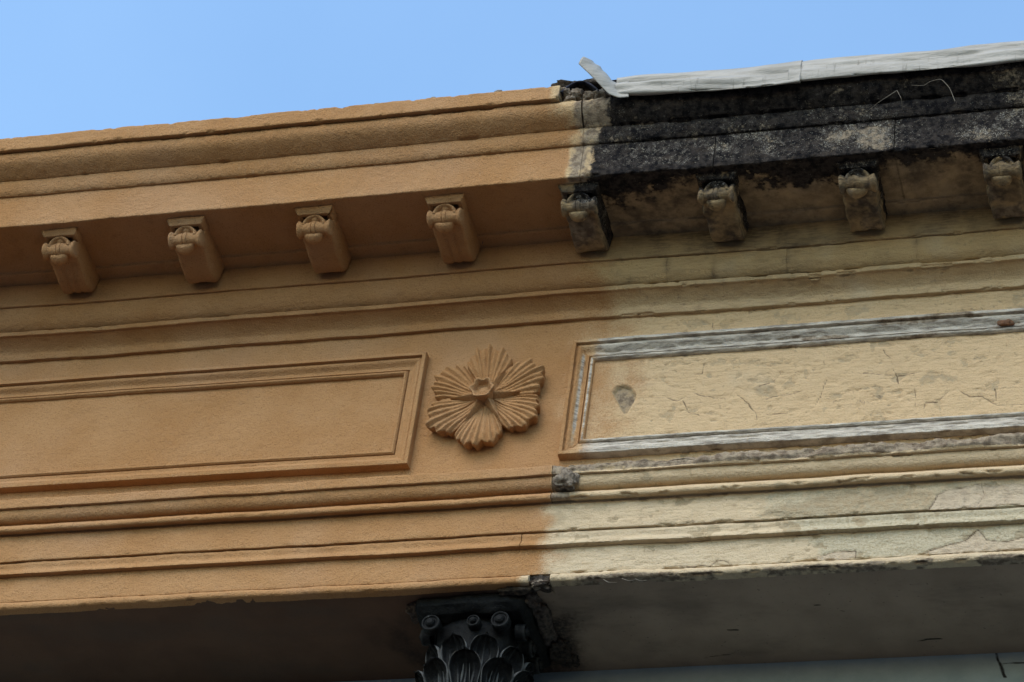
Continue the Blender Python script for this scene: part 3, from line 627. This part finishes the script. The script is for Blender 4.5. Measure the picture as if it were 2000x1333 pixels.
def bracket(xc, parent, worn=0.0, grooves=False, seed=0.0, label=None, crustf=None, wear_c=None):
    off = (xc, -.085, ZS)
    if worn:
        def crust(V, q): return np.clip(crustf(V, q), 0, 1)
        att = {'paint': lambda V, q: (np.clip(.5 + (Xp(1092, 430, -.2) - V[:, 0]) / .03, 0, 1) if worn < .6 else np.zeros(len(V))), 'tone': .12, 'crust': crust,
               'mort': lambda V, q: .40 + .5 * fbm(q * 18, 2), 'speck': lambda V, q: .5 + .6 * fbm(q * 25, 2), 'dirt': lambda V, q: np.clip(.74 + .40 * fbm(q * 16, 3), 0, .97)}
    else: att = {'paint': 1.0, 'tone': .3}
    ys = np.linspace(UND[0, 0], UND[-1, 0], 40); zb = np.interp(ys, UND[:, 0], UND[:, 1])
    gf = (lambda x: .0045 * math.exp(-((abs(x) - .011) / .004) ** 2)) if grooves else (lambda x: .0022 * math.cos(x / .038 * math.pi / 2) ** 2 if abs(x) < .038 else 0)
    secs = [rrect(.080 + .003 * max(0, (y + .1) / .1), z0, .004, .0055, y, gf) for y, z0 in zip(ys, zb)]
    for sec in secs: sec[:, 0] *= 1 + .22 * np.clip((sec[:, 2] + .066) / .066, 0, 1)
    P = ringloft(secs)
    body = finish('bracket', P, parent, att, wm=True, off=off, seed=seed, rough=max(worn, .22), amp=.0009, flip=False, label=label)
    # cap moulding round three sides
    w2, yf = .0535, -.205
    prof_c = [(0, .003), (.0005, -.004), (.003, -.010), (.0065, -.015), (.0085, -.019), (.013, -.0195), (.02, -.018)]
    pc, _ = round_prof(prof_c, .001, .003)
    path = []
    for k in range(4): path.append((-1, 0, .80 + .2 * k / 3))
    for k in range(14): path.append((0, -1, k / 13))
    for k in range(4): path.append((1, 0, .2 * k / 3))
    Pc = np.zeros((len(path), len(pc), 3))
    for i, (sx, sy, t) in enumerate(path):
        for j, (ins, zz) in enumerate(pc):
            if sx: Pc[i, j] = (sx * (w2 - ins), (yf + ins) * (t if sx < 0 else 1 - t), zz)
            else: Pc[i, j] = ((w2 - ins) * (2 * t - 1), yf + ins, zz)
    finish('cap', Pc, body, att, off=off, seed=seed + 3, rough=max(worn * .8, .25))
    # cross block behind the scroll
    # scroll: a reel lying across the front
    yc, zc, h = -.167, -.0465, .046
    pr = [(-h, 0), (-h, .012), (-h + .001, .0185), (-h + .004, .0206), (-h + .009, .0186), (-h + .015, .0148), (-.014, .0156), (-.0075, .0172), (-.0058, .0150), (-.0042, .0176), (0, .0182),
          (.0042, .0176), (.0058, .0150), (.0075, .0172), (.014, .0156), (h - .015, .0148), (h - .009, .0186), (h - .004, .0206), (h - .001, .0185), (h, .012), (h, 0)]
    prr, _ = round_prof([(a_, b_ * 1.15) for a_, b_ in pr], .0004, .0022); prr = [(a, max(b, 0)) for a, b in prr]
    finish('scroll', revolve_x(prr, 30), body, att, wm=True, off=(xc, -.085 + yc, ZS + zc), seed=seed + 7, rough=max(worn * .8, .2), flip=True)
    # leaf that rolls over the scroll (arched) and its tongue below
    a = np.linspace(0, math.pi, 22); b = np.linspace(-.5, 1, 12) * math.pi / 2
    A, B = np.meshgrid(a, b, indexing='ij')
    rib = 1 + .07 * np.cos(A * 7)
    Pl = np.stack([-.029 * np.cos(A) * np.cos(B) * rib, -.012 - .012 * np.sin(B) * 0 - .018 * np.sin(A) * np.cos(B) * .6, .024 * np.sin(A) * np.cos(B) * rib - .0], -1)
    t = np.linspace(0, 1, 10)[None, :]; arc = np.linspace(0, math.pi, 26)[:, None]
    ro = .030 - .0 * t; prof_r = .0035 * np.sin(t * math.pi)
    rad = .0205 + .013 * t
    Pl = np.stack([-rad * np.cos(arc) * 1.02, -.008 - .016 * np.sin(t * math.pi) ** .7 * (.6 + .4 * np.sin(arc)) + 0 * arc, rad * np.sin(arc) * .92 - .002], -1)
    finish('leaf_roll', Pl, body, att, off=(xc, -.085 - .169, ZS - .0425), seed=seed + 11, rough=worn * .5, flip=True)
    th = np.linspace(-math.pi / 2, math.pi / 2, 16)[:, None]; ph = np.linspace(0, 2 * math.pi, 28, endpoint=False)[None, :]
    Pi = np.stack([.0185 * np.sin(th) + 0 * ph, -.014 * np.cos(th) * np.cos(ph) , .0155 * np.cos(th) * np.sin(ph)], -1)
    Pi = np.stack([.013 * np.cos(th) * np.cos(ph), -.016 * np.cos(th) * np.sin(ph), .012 * np.sin(th) + 0 * ph], -1)
    Pi[:, :, 1] -= .006 * np.clip(Pi[:, :, 2] / .012, -1, 1); 
    finish('inner_bud', Pi * np.array([1.15, .9, .75]), body, att, off=(xc, -.085 - .171, ZS - .027), wm=True, seed=seed + 12, rough=worn * .5, flip=True)
    T = np.stack([.0265 * np.sin(th) + 0 * ph, -.014 * np.cos(th) ** .7 * np.cos(ph), .0105 * np.cos(th) ** .8 * np.sin(ph)], -1)
    T[:, :, 2] += .006 * (T[:, :, 0] / .0235) ** 2; T[:, :, 1] += -.4 * T[:, :, 2]
    finish('leaf_tip', T, body, att, off=(xc - .003, -.085 - .157, ZS - .0715), wm=True, seed=seed + 15, rough=worn * .5, flip=True)
    return body
BX = [-.308 + .3605 * k for k in range(-5, 6)]
lab = {4: 'bracket at the joint, ochre on its left edge and grey black on its scroll', 5: 'black crusted bracket with dark cap and scroll', 6: 'brown bracket with orange stain below its broken scroll', 7: 'brown bracket with worn scroll and ochre patch'}
for k in range(-5, 6):
    xc = -.308 + .3605 * k
    if k <= 0: bracket(xc + .002 * math.sin(k * 5), BL, 0, grooves=(k in (0, -3)), seed=k * 3.1)
    elif k == 1: bracket(xc, BR, .5, seed=k * 3.1, label=lab[4], crustf=lambda V, q: (V[:, 0] - Xp(1120, 420, -.2)) / .03 * sm(V[:, 2], ZS - .058, ZS - .035) + .3 * fbm(q * 30, 2))
    elif k < 5: bracket(xc, BR, .8 + .2 * (k > 2), seed=k * 3.1, label=lab[k + 3], crustf=(lambda V, q, k=k: sm(V[:, 2], ZS - (.058 if k == 2 else .045), ZS - .02) * (.9 if k == 2 else .75) + .45 * fbm(q * 30, 2) * sm(V[:, 1], -.1, -.18)))
    else: bracket(xc, BR, .8, seed=k, crustf=lambda V, q: .3 + .5 * fbm(q * 30, 2))

# ------------------------------------------------------------------ rosette on the frieze
pr_ = atY(951, 783, -.012); RC = np.array([pr_[0], 0, pr_[2]])
ros = empty('rosette', (0, 0, 0)); adopt(ros, BL); ros.location = tuple(RC); ros['label'] = 'six petalled ochre plaster flower on the frieze between the panels'
ros.matrix_parent_inverse = Matrix.Translation(-Vector(BL.location))
RR = .161
def rosette_part(name, P, wm=False, flip=False, amp=.0007, wn=False):
    n, m = P.shape[:2]; f = P.reshape(-1, 3); Nn = grid_normals(P, wn, wm).reshape(-1, 3) * (-1 if flip else 1)
    V = f + Nn * (amp * fbm((f + RC) * 70, 3))[:, None]; Fq = grid_faces(n, m, wn, wm)
    if flip: Fq = Fq[:, ::-1]
    o = _link(name, mesh_from(name, V, Fq, {'paint': 1.0, 'tone': .3}), M_ST); o.parent = ros; return o
def petal(ang, kind, sd):
    rg = random.Random(sd); na, nr = 84, 34
    a = np.linspace(-1, 1, na); half = math.radians(33.5); phase = rg.uniform(0, .3); lob = rg.choice((9, 10, 11))
    if kind == 'tip': out = 1.10 * (1 - .26 * np.abs(a) ** 1.1 - .16 * np.abs(a) ** 4)
    else: out = 1.04 - .19 * np.abs(a + rg.uniform(-.12, .12)) ** 1.25 - .15 * sm(np.abs(a), .55, 1.02)
    wv = a * lob / 2 + .5 + .16 * np.sin(a * 4 + sd) + phase * .3          # uneven furrows
    sw = np.abs(((a * 2.6 + .5 + .12 * np.sin(a * 6 + sd * 3)) % 1) - .5) * 2   # scalloped margin
    saw = np.abs((wv % 1) - .5) * 2
    out = out * (1 - .085 * sw ** 1.5 - .025 * saw + .022 * np.sin(a * 5 + sd * 2))
    amp = np.array([.6 + .7 * abs(math.sin(k * 1.7 + sd)) for k in range(12)])
    P = np.zeros((na, nr + 6, 3))
    for i, ai in enumerate(a):
        th = math.radians(ang) + ai * half
        for j in range(nr):
            t = j / (nr - 1); rad = RR * (.09 + (out[i] - .09) * t)
            wb = wv[i] + .10 * math.sin(t * 5 + sd) * t; rib = math.cos((wb - .5) * 2 * math.pi); rib = math.copysign(abs(rib) ** .7, rib)
            am = amp[int(wb + 3) % 12]
            h = .022 + .020 * t ** 1.2 - .009 * t ** 6 + (.0026 + .0022 * (1 - sw[i]) * t) * am * rib * min(1, t * 1.5) * (.3 + .7 * t) - .014 * abs(ai) ** 4 * (.4 + .6 * t) + .007 * math.exp(-(ai / .07) ** 2) * (1 - t) * (.3 + t)
            h += .006 * math.exp(-((t - .12) / .12) ** 2) + .002 * math.sin(ai * 3 + sd) * t
            P[i, j] = (rad * math.cos(th), -h, rad * math.sin(th))
        e = P[i, nr - 1].copy(); dr = np.array([math.cos(th), 0, math.sin(th)])
        hh = -e[1]
        for k, (dd, fr) in enumerate(((.0014, .96), (.0020, .86), (.0012, .65), (-.001, .4), (-.004, .2), (-.006, -.05))):
            q = e + dr * dd; q[1] = -hh * fr; P[i, nr + k] = q
    return rosette_part('petal', P, flip=True, amp=.0012)
for k, (a_, kd) in enumerate(((92, 'tip'), (31, 'round'), (-29, 'round'), (-91, 'round'), (-150, 'round'), (151, 'round'))): petal(a_, kd, 100 + k)
def sepal(ang):
    P = np.zeros((13, 18, 3))
    for i, s_ in enumerate(np.linspace(-1, 1, 13)):
        for j, t in enumerate(np.linspace(0, 1, 18)):
            wd = .017 * (1 - t) ** .8 * (1 if t > .1 else .8); rad = RR * (.10 + .47 * t); a_ = math.radians(ang)
            h = .018 + .022 * (1 - t) + .012 * t + .010 * (1 - s_ * s_) * (1 - .5 * t) - .014 * abs(s_)
            P[i, j] = (rad * math.cos(a_) - s_ * wd * math.sin(a_), -h, rad * math.sin(a_) + s_ * wd * math.cos(a_))
    rosette_part('sepal', P, flip=True)
for k in range(6): sepal(62 + 60 * k)
nb = 60; aa = np.linspace(0, 2 * math.pi, nb, endpoint=False); scal = 1 + .10 * np.cos(6 * aa)
bp = [(.019, .012), (.021, .026), (.022, .036), (.0245, .046), (.0265, .053), (.0255, .0565), (.0225, .0555), (.019, .050), (.0165, .044), (.012, .0415), (.007, .0425), (.003, .044), (.0001, .0445)]
bpp, _ = round_prof([(a_ * 1.16, b_ * 1.22) for a_, b_ in bp], .0006, .0025)
Pb = np.zeros((len(bpp), nb, 3))
for i, (r_, h_) in enumerate(bpp):
    sc_ = 1 + (scal - 1) * min(1, max(0, (h_ - .04) / .025)) * (1 if r_ > .016 else .3)
    Pb[i, :, 0] = r_ * sc_ * np.cos(aa); Pb[i, :, 2] = r_ * sc_ * np.sin(aa); Pb[i, :, 1] = -h_ - .002 * np.cos(6 * aa) * (r_ > .021)
rosette_part('boss', Pb, wm=True, flip=False, amp=.0008)

# ------------------------------------------------------------------ broken masonry at the joint
def rubble(name, c, size, parent, mat, seed, rough=.35, n=26, label=None):
    th = np.linspace(-math.pi / 2, math.pi / 2, n)[:, None]; ph = np.linspace(0, 2 * math.pi, n * 2, endpoint=False)[None, :]
    d = np.stack([np.cos(th) * np.cos(ph), np.cos(th) * np.sin(ph), np.sin(th) + 0 * ph], -1)
    d = np.sign(d) * np.abs(d) ** .7; f = d.reshape(-1, 3)
    f = f * (1 + rough * fbm(f * 1.6 + seed, 3) + rough * .4 * np.abs(fbm(f * 5 + seed, 2)))[:, None]
    V = f * np.array(size) + np.array(c)
    return link(name, mesh_from(name, V, grid_faces(n, n * 2, wm=True)[:, ::-1], None), mat, parent, label)
j1 = (XEND_F + XBEG_F) / 2
for k, (u, v, sx, sz) in enumerate(((1100, 180, .018, .012), (1122, 182, .020, .014), (1150, 186, .018, .013), (1175, 184, .020, .016), (1110, 196, .016, .010), (1162, 200, .016, .010))):
    p = atY(u, v, YF + .020); rubble('broken_stone', (p[0], YF + .032 + .004 * (k % 3), p[2]), (sx, .022, sz), BR, M_MORT, k * 5.0, .4)
rubble('broken_stone', tuple(atY(1140, 176, YF + .06)), (.07, .03, .018), BR, M_DARKM, 3.3, .4)
p = atY(1104, 936, -.055); rubble('mortar_lump', (p[0], -.046, p[2]), (.026, .018, .022), BR, M_MORT, 8.2, .5, 30, 'crumbling grey mortar lump at the joint of the architrave cap')
p = atY(1052, 1136, 0); rubble('broken_stone', (p[0], .014, p[2] + .004), (.030, .014, .016), BR, M_DARKM, 5.2, .5)
p = atY(1060, 1150, .0); rubble('broken_stone', (p[0] - .012, .008, ZB0 + .004), (.014, .010, .010), BR, M_MORT, 15.2, .5)

# ------------------------------------------------------------------ cast iron column under the joint
CX, CY = -.182, .175
COLM = tag(empty('iron_column', (CX, CY, .13)), 'black cast iron column with leafy capital under the beam', 'column')
def cpart(name, P, wn=False, wm=False, flip=False, parent=COLM, amp=.0012, rough=0.0):
    n, m = P.shape[:2]; f = P.reshape(-1, 3); Nn = grid_normals(P, wn, wm).reshape(-1, 3) * (-1 if flip else 1)
    V = f + Nn * (amp * fbm(f * 40, 3) + rough * np.clip(fbm(f * 25, 3, 2), -1, .2) * .006)[:, None]; Fq = grid_faces(n, m, wn, wm)
    if flip: Fq = Fq[:, ::-1]
    return link(name, mesh_from(name, V, Fq, None), M_IRON, parent)
def rev_z(prof_, n=48, cx=CX, cy=CY, sq=0.0):
    a = np.linspace(0, 2 * math.pi, n, endpoint=False); P = np.zeros((len(prof_), n, 3))
    k = 1 / np.maximum(np.abs(np.cos(a)), np.abs(np.sin(a))) ** sq
    for i, (r_, z_) in enumerate(prof_): P[i, :, 0] = cx + r_ * k * np.cos(a); P[i, :, 1] = cy + r_ * k * np.sin(a); P[i, :, 2] = z_
    return P
ZT = ZB0 - .002
ab = [(.06, ZT), (.141, ZT), (.143, ZT - .004), (.142, ZT - .022), (.136, ZT - .028), (.133, ZT - .033), (.126, ZT - .040), (.10, ZT - .044)]
cap_e = empty('capital'); adopt(cap_e, COLM)
cpart('abacus', rev_z(round_prof(ab, .002, .006)[0], 96, sq=.93), wm=True, parent=cap_e, rough=1.4)
bell = [(.105, ZT - .04), (.112, ZT - .06), (.108, ZT - .09), (.100, ZT - .15), (.092, ZT - .22), (.086, ZT - .30), (.083, ZT - .36)]
cpart('bell', rev_z(round_prof(bell, .002, .01)[0], 64, sq=.35), wm=True, parent=cap_e)
def roundel(x, y, zc, nx, ny, r):
    pr2 = [(0.0001, .022), (.006, .0215), (.010, .018), (.0115, .013), (.013, .011), (.016, .011), (.018, .0145), (.021, .0145), (.023, .010), (.0235, -.01)]
    pp, _ = round_prof([(a * r / .0235, b) for a, b in pr2], .0006, .0025); a = np.linspace(0, 2 * math.pi, 32, endpoint=False)
    P = np.zeros((len(pp), 32, 3)); tx, ty = -ny, nx
    for i, (q, h) in enumerate(pp): P[i, :, 0] = x + nx * h + tx * q * np.cos(a); P[i, :, 1] = y + ny * h + ty * q * np.cos(a); P[i, :, 2] = zc + q * np.sin(a)
    cpart('roundel', P, wm=True, flip=True, parent=cap_e, amp=.0006)
for dx, r in ((-.096, .024), (.012, .017), (.080, .024)):
    roundel(CX + dx, CY - .118, ZT - .066, 0, -1, r)
for dy in (-.07, 0, .07): roundel(CX + .118, CY + dy, ZT - .066, 1, 0, .022); roundel(CX - .118, CY + dy, ZT - .066, -1, 0, .022)
def leaf(ang, z0, z1, wd, rb, flare, tip=.55):
    """acanthus-like leaf: rises along the bell, spreads to a round cupped head that leans out"""
    nu, nt_ = 29, 30; P = np.zeros((nt_, nu, 3)); H = z1 - z0; ca, sa = math.cos(ang), math.sin(ang)
    for i, t in enumerate(np.linspace(0, 1, nt_)):
        head = max(0, (t - tip) / (1 - tip))
        hw = wd * (.50 + .50 * (t / tip) ** 2) if t < tip else wd * math.sqrt(max(1 - head ** 2.4, 0.0))
        for j, s_ in enumerate(np.linspace(-1, 1, nu)):
            rad = rb + flare * (t ** 2.2) + .010 * t - .026 * (1 - s_ * s_) * sm(t, .45, .85) * (1 - head ** 3) + .004 * math.cos(s_ * 13) * (1 - head * .5) * (1 - t * .3) + .006 * (1 - abs(s_))
            zz = z0 + H * t - .006 * head * s_ * s_; lat = hw * s_
            P[i, j] = (CX + ca * rad - sa * lat, CY + sa * rad + ca * lat, zz)
    B = P.copy(); B[:, :, 0] -= ca * .010; B[:, :, 1] -= sa * .010; B[:, :, 2] -= .001
    n, m = nt_, nu
    ring = np.concatenate([P, B[:, ::-1]], 1)                    # front and back as one closed ring per row
    V = ring.reshape(-1, 3); Nn = grid_normals(ring, False, True).reshape(-1, 3)
    V = V + Nn * (.0012 * fbm(V * 60, 3))[:, None]
    link('leaf', mesh_from('leaf', V, grid_faces(n, 2 * m, False, True), None), M_IRON, cap_e)
for k in range(10): leaf(-math.pi / 2 + k * math.pi / 5 + math.radians(4), ZT - .36, ZT - .158 - .008 * (k % 2), .041, .090, .052, .78)
for k in range(10): leaf(-math.pi / 2 + (k + .5) * math.pi / 5 + math.radians(4), ZT - .34, ZT - .100 - .006 * (k % 3 == 1), .036, .092, .034, .80)
shaft = [(.083, ZT - .35), (.090, ZT - .37), (.090, ZT - .385), (.078, ZT - .40), (.080, 3.4), (.085, 1.2), (.088, .62), (.10, .60), (.10, .57), (.092, .55), (.11, .40), (.12, .36), (.135, .34), (.135, .14)]
cpart('shaft', rev_z(round_prof(shaft, .004, .03)[0], 40), wm=True)
# mortar packed round the head of the column
def pk(x, y, sx, sy, sz, seed, m=M_PACK, lb=None): return rubble('mortar_packing', (x, y, ZB0 - .003), (sx, sy, sz), BR, m, seed, .45, 24, lb)
pk(CX + .158, CY - .02, .020, .075, .014, 1.5); pk(CX + .172, CY + .095, .024, .040, .016, 2.5, M_DARKM); pk(CX + .145, CY - .115, .020, .026, .012, 3.5)
pk(CX - .155, CY - .09, .016, .030, .013, 4.5); pk(CX + .115, CY - .155, .035, .012, .008, 6.5, M_DARKM); pk(CX + .185, CY + .15, .02, .02, .012, 7.5, M_DARKM)

# ------------------------------------------------------------------ zinc flashing over the right hand cornice
def flashing(name, x0, x1, drop, seed, label, torn=False, lift=0.0):
    yq = YF - .0055 - lift; zt = zft + .006 + lift
    pf = [(-.20, zt + .018), (-.30, zt + .007), (yq + .022, zt + .003), (yq + .009, zt - .002), (yq + .002, zt - .011), (yq - .0005, zt - .024), (yq - .001, zfb + .012), (yq - .005, zfb + .004), (yq - .003, zfb - drop), (yq + .004, zfb - drop - .001), (yq + .0045, zfb + .0)]
    pts, _ = round_prof(pf, .003, .004); X = xs(x0, x1, .0034); n, m = len(X), len(pts); P = np.zeros((n, m, 3))
    P[:, :, 0] = X[:, None]; P[:, :, 1] = pts[None, :, 0]; P[:, :, 2] = pts[None, :, 1]
    N = grid_normals(P).reshape(-1, 3); f = P.reshape(-1, 3)
    cre = fbm(f * np.array([5, 30, 45]) + seed, 3); dent = fbm(f * np.array([9, 9, 20]) + seed, 2, 4)
    f2 = f + N * (.0050 * cre + .0035 * dent)[:, None]; f2[:, 2] += .0055 * fbm(np.stack([f[:, 0] * 6, f[:, 1] * 0, f[:, 2] * 0], 1) + seed, 3)
    if torn: f2[:, 2] += .017 * sm(f[:, 0], x0 + .30, x0) * sm(f[:, 2], zfb + .03, zfb - .01)
    dirt = sm(f[:, 2], zfb + .034, zfb + .010) * np.clip(.6 + fbm(f * np.array([14, 3, 5]) + seed, 2), 0, 1)
    o = link(name, mesh_from(name, f2, grid_faces(n, m), {'dirt': dirt}), M_ZN)
    so_ = o.modifiers.new('sheet', 'SOLIDIFY'); so_.thickness = .0012; so_.offset = 1
    return tag(o, label, 'flashing', 'flashing strips on the weathered cornice')
XF1 = Xp(1202, 180, YF - .005); XFS = Xp(1555, 150, YF - .005)
f1 = flashing('metal_flashing', XF1, XFS + .012, .031, 3.0, 'dull grey metal flashing with torn end bent up beside the joint', True, lift=.0022)
f2 = flashing('metal_flashing', XFS - .02, X1, .026, 9.0, 'long wrinkled grey metal flashing running off at the right edge')
# torn end: the front face of the sheet peeled off and bent up
LO = np.array([atY(u, v, y) for u, v, y in ((1228, 190, YF - 0.0095), (1208, 191, YF - 0.0110), (1190, 185, YF - 0.0170), (1166, 160, YF - 0.0320), (1148, 142, YF - 0.0420), (1130, 125, YF - 0.0520))])
HI = np.array([atY(u, v, y) for u, v, y in ((1228, 158, YF - 0.0095), (1208, 161, YF - 0.0110), (1195, 160, YF - 0.0170), (1180, 138, YF - 0.0240), (1164, 122, YF - 0.0320), (1146, 108, YF - 0.0390))])
Pt = np.zeros((40, 14, 3)); tk = np.linspace(0, 1, 6)
for i, t in enumerate(np.linspace(0, 1, 40)):
    lo = np.array([np.interp(t, tk, LO[:, a]) for a in range(3)]); hi = np.array([np.interp(t, tk, HI[:, a]) for a in range(3)])
    hi = hi + np.array([.005, 0, .005]) * fbm(np.array([[t * 11, 3.3, 0]]), 2)[0] * (t > .3)
    for j, s_ in enumerate(np.linspace(0, 1, 14)):
        Pt[i, j] = lo + (hi - lo) * s_ + np.array([0, -.006 * math.sin(s_ * math.pi) * t + .010 * max(0, s_ - .75) * 4 * t, 0])
for _ in range(3): Pt[1:-1] = (Pt[:-2] + 2 * Pt[1:-1] + Pt[2:]) / 4
n, m = Pt.shape[:2]; V = Pt.reshape(-1, 3); V = V + (grid_normals(Pt).reshape(-1, 3)) * (.0015 * fbm(V * 30, 2))[:, None]
to = link('torn_end', mesh_from('torn_end', V, grid_faces(n, m), {'dirt': np.full(len(V), .15)}), M_ZN)
to.parent = f1; md = to.modifiers.new('sheet', 'SOLIDIFY'); md.thickness = .0014
# felt scrap
Pf = np.zeros((30, 12, 3))
q0, q1, q2 = atY(1098, 174, YF + .004), atY(1134, 154, YF + .02), atY(1168, 172, YF + .004)
for i, t in enumerate(np.linspace(0, 1, 30)):
    c_ = (1 - t) ** 2 * q0 + 2 * t * (1 - t) * (q1 * 2 - (q0 + q2) / 2) + t * t * q2
    for j, s_ in enumerate(np.linspace(0, 1, 12)): Pf[i, j] = c_ + np.array([0, .10 * s_, .004 * s_ - .012 * (1 - s_) ** 2])
V = Pf.reshape(-1, 3); V = V + np.array([0, 1, 1]) * (.004 * fbm(V * 45, 3))[:, None]
fo = link('roofing_felt', mesh_from('roofing_felt', V, grid_faces(30, 12), None), M_FELT); md = fo.modifiers.new('sheet', 'SOLIDIFY'); md.thickness = .004
tag(fo, 'ragged dark scrap of roofing felt under the bent flashing end', 'roofing felt')

# ------------------------------------------------------------------ small things
def strand(name, pts, r, label, cat, mat, group=None):
    pts = np.array(pts); t = np.linspace(0, 1, 40); k = np.linspace(0, 1, len(pts))
    C = np.stack([np.interp(t, k, pts[:, a]) for a in range(3)], 1)
    for _ in range(4): C[1:-1] = (C[:-2] + 2 * C[1:-1] + C[2:]) / 4
    d = np.gradient(C, axis=0); d /= np.linalg.norm(d, axis=1, keepdims=True); up = np.array([.3, 1, .2]); s_ = np.cross(d, up); s_ /= np.linalg.norm(s_, axis=1, keepdims=True); b = np.cross(d, s_)
    a = np.linspace(0, 2 * math.pi, 6, endpoint=False); rr = r * (1 - .6 * t)
    P = C[:, None] + rr[:, None, None] * (np.cos(a)[None, :, None] * s_[:, None] + np.sin(a)[None, :, None] * b[:, None])
    o = link(name, mesh_from(name, P.reshape(-1, 3), grid_faces(40, 6, False, True), None), mat); return tag(o, label, cat, group)
g_ = 'dry strands caught on the black cornice'
strand('dry_stem', [atY(1865, 198, YF - -0.0060), atY(1855, 172, YF - 0.0040), atY(1838, 154, YF - 0.0110), atY(1815, 160, YF - 0.0110), atY(1805, 168, YF - 0.0070), atY(1780, 167, YF - -0.0010)], .0011, 'longest pale dry stem arching below the flashing at the right', 'stem', M_STRAW, g_)
strand('dry_stem', [atY(1752, 177, YF - -0.0010), atY(1735, 188, YF - 0.0040), atY(1712, 203, YF - -0.0010), atY(1690, 222, YC - .012)], .0009, 'thin dry stem slanting down to the left on the black cornice', 'stem', M_STRAW, g_)
strand('dry_stem', [atY(1752, 177, YF - -0.0010), atY(1760, 192, YF - 0.0040), atY(1762, 206, YF - -0.0110), atY(1762, 216, YC - .012)], .0008, 'short dry stem hanging straight down on the black cornice', 'stem', M_STRAW, g_)
g_ = 'fibres hanging under the beam edge'
for l, pp in (('leftmost pale fibre curling below the beam edge', [(1178, 1132), (1188, 1138), (1204, 1138)]), ('middle pale fibre below the beam edge', [(1215, 1131), (1228, 1135), (1240, 1133)]), ('brightest pale fibre below the beam edge', [(1240, 1131), (1250, 1135), (1264, 1134)])):
    strand('fibre', [atY(u, v, -.012) for u, v in pp], .0012, l, 'fibre', M_STRAW, g_)
strand('bent_wire', [atY(949, 462, -.10), atY(944, 468, -.11), atY(942, 477, -.11)], .0018, 'short black wire end beside the fourth bracket', 'wire', M_IRON)
for k, (u, v, s_, l) in enumerate(((975, 172, .009, 'largest stone chip lying on the painted cornice edge'), (1040, 169, .006, 'stone chip nearest the felt scrap on the cornice edge'), (848, 185, .006, 'small stone chip on the painted cornice edge, left of the largest'), (738, 199, .006, 'leftmost stone chip on the painted cornice edge'))):
    p = atY(u, v, YF + .012); o = rubble('stone_chip', (p[0], YF + .012, zft + s_ * .5), (s_ * 1.3, s_, s_ * .8), None, M_MORT, k * 3.7, .4, 10)
    tag(o, l, 'stone chip', 'stone chips on the cornice edge')
M_RUST = simple('brown_clay', (.22, .11, .06), (.14, .075, .045), 90, .9, .002, .6)
p = atY(1964, 629, -.02); o = rubble('brown_chip', (p[0], -.016, p[2]), (.017, .006, .008), None, M_RUST, 4.4, .4, 12); tag(o, 'brown chip stuck on the top moulding of the right panel', 'chip')
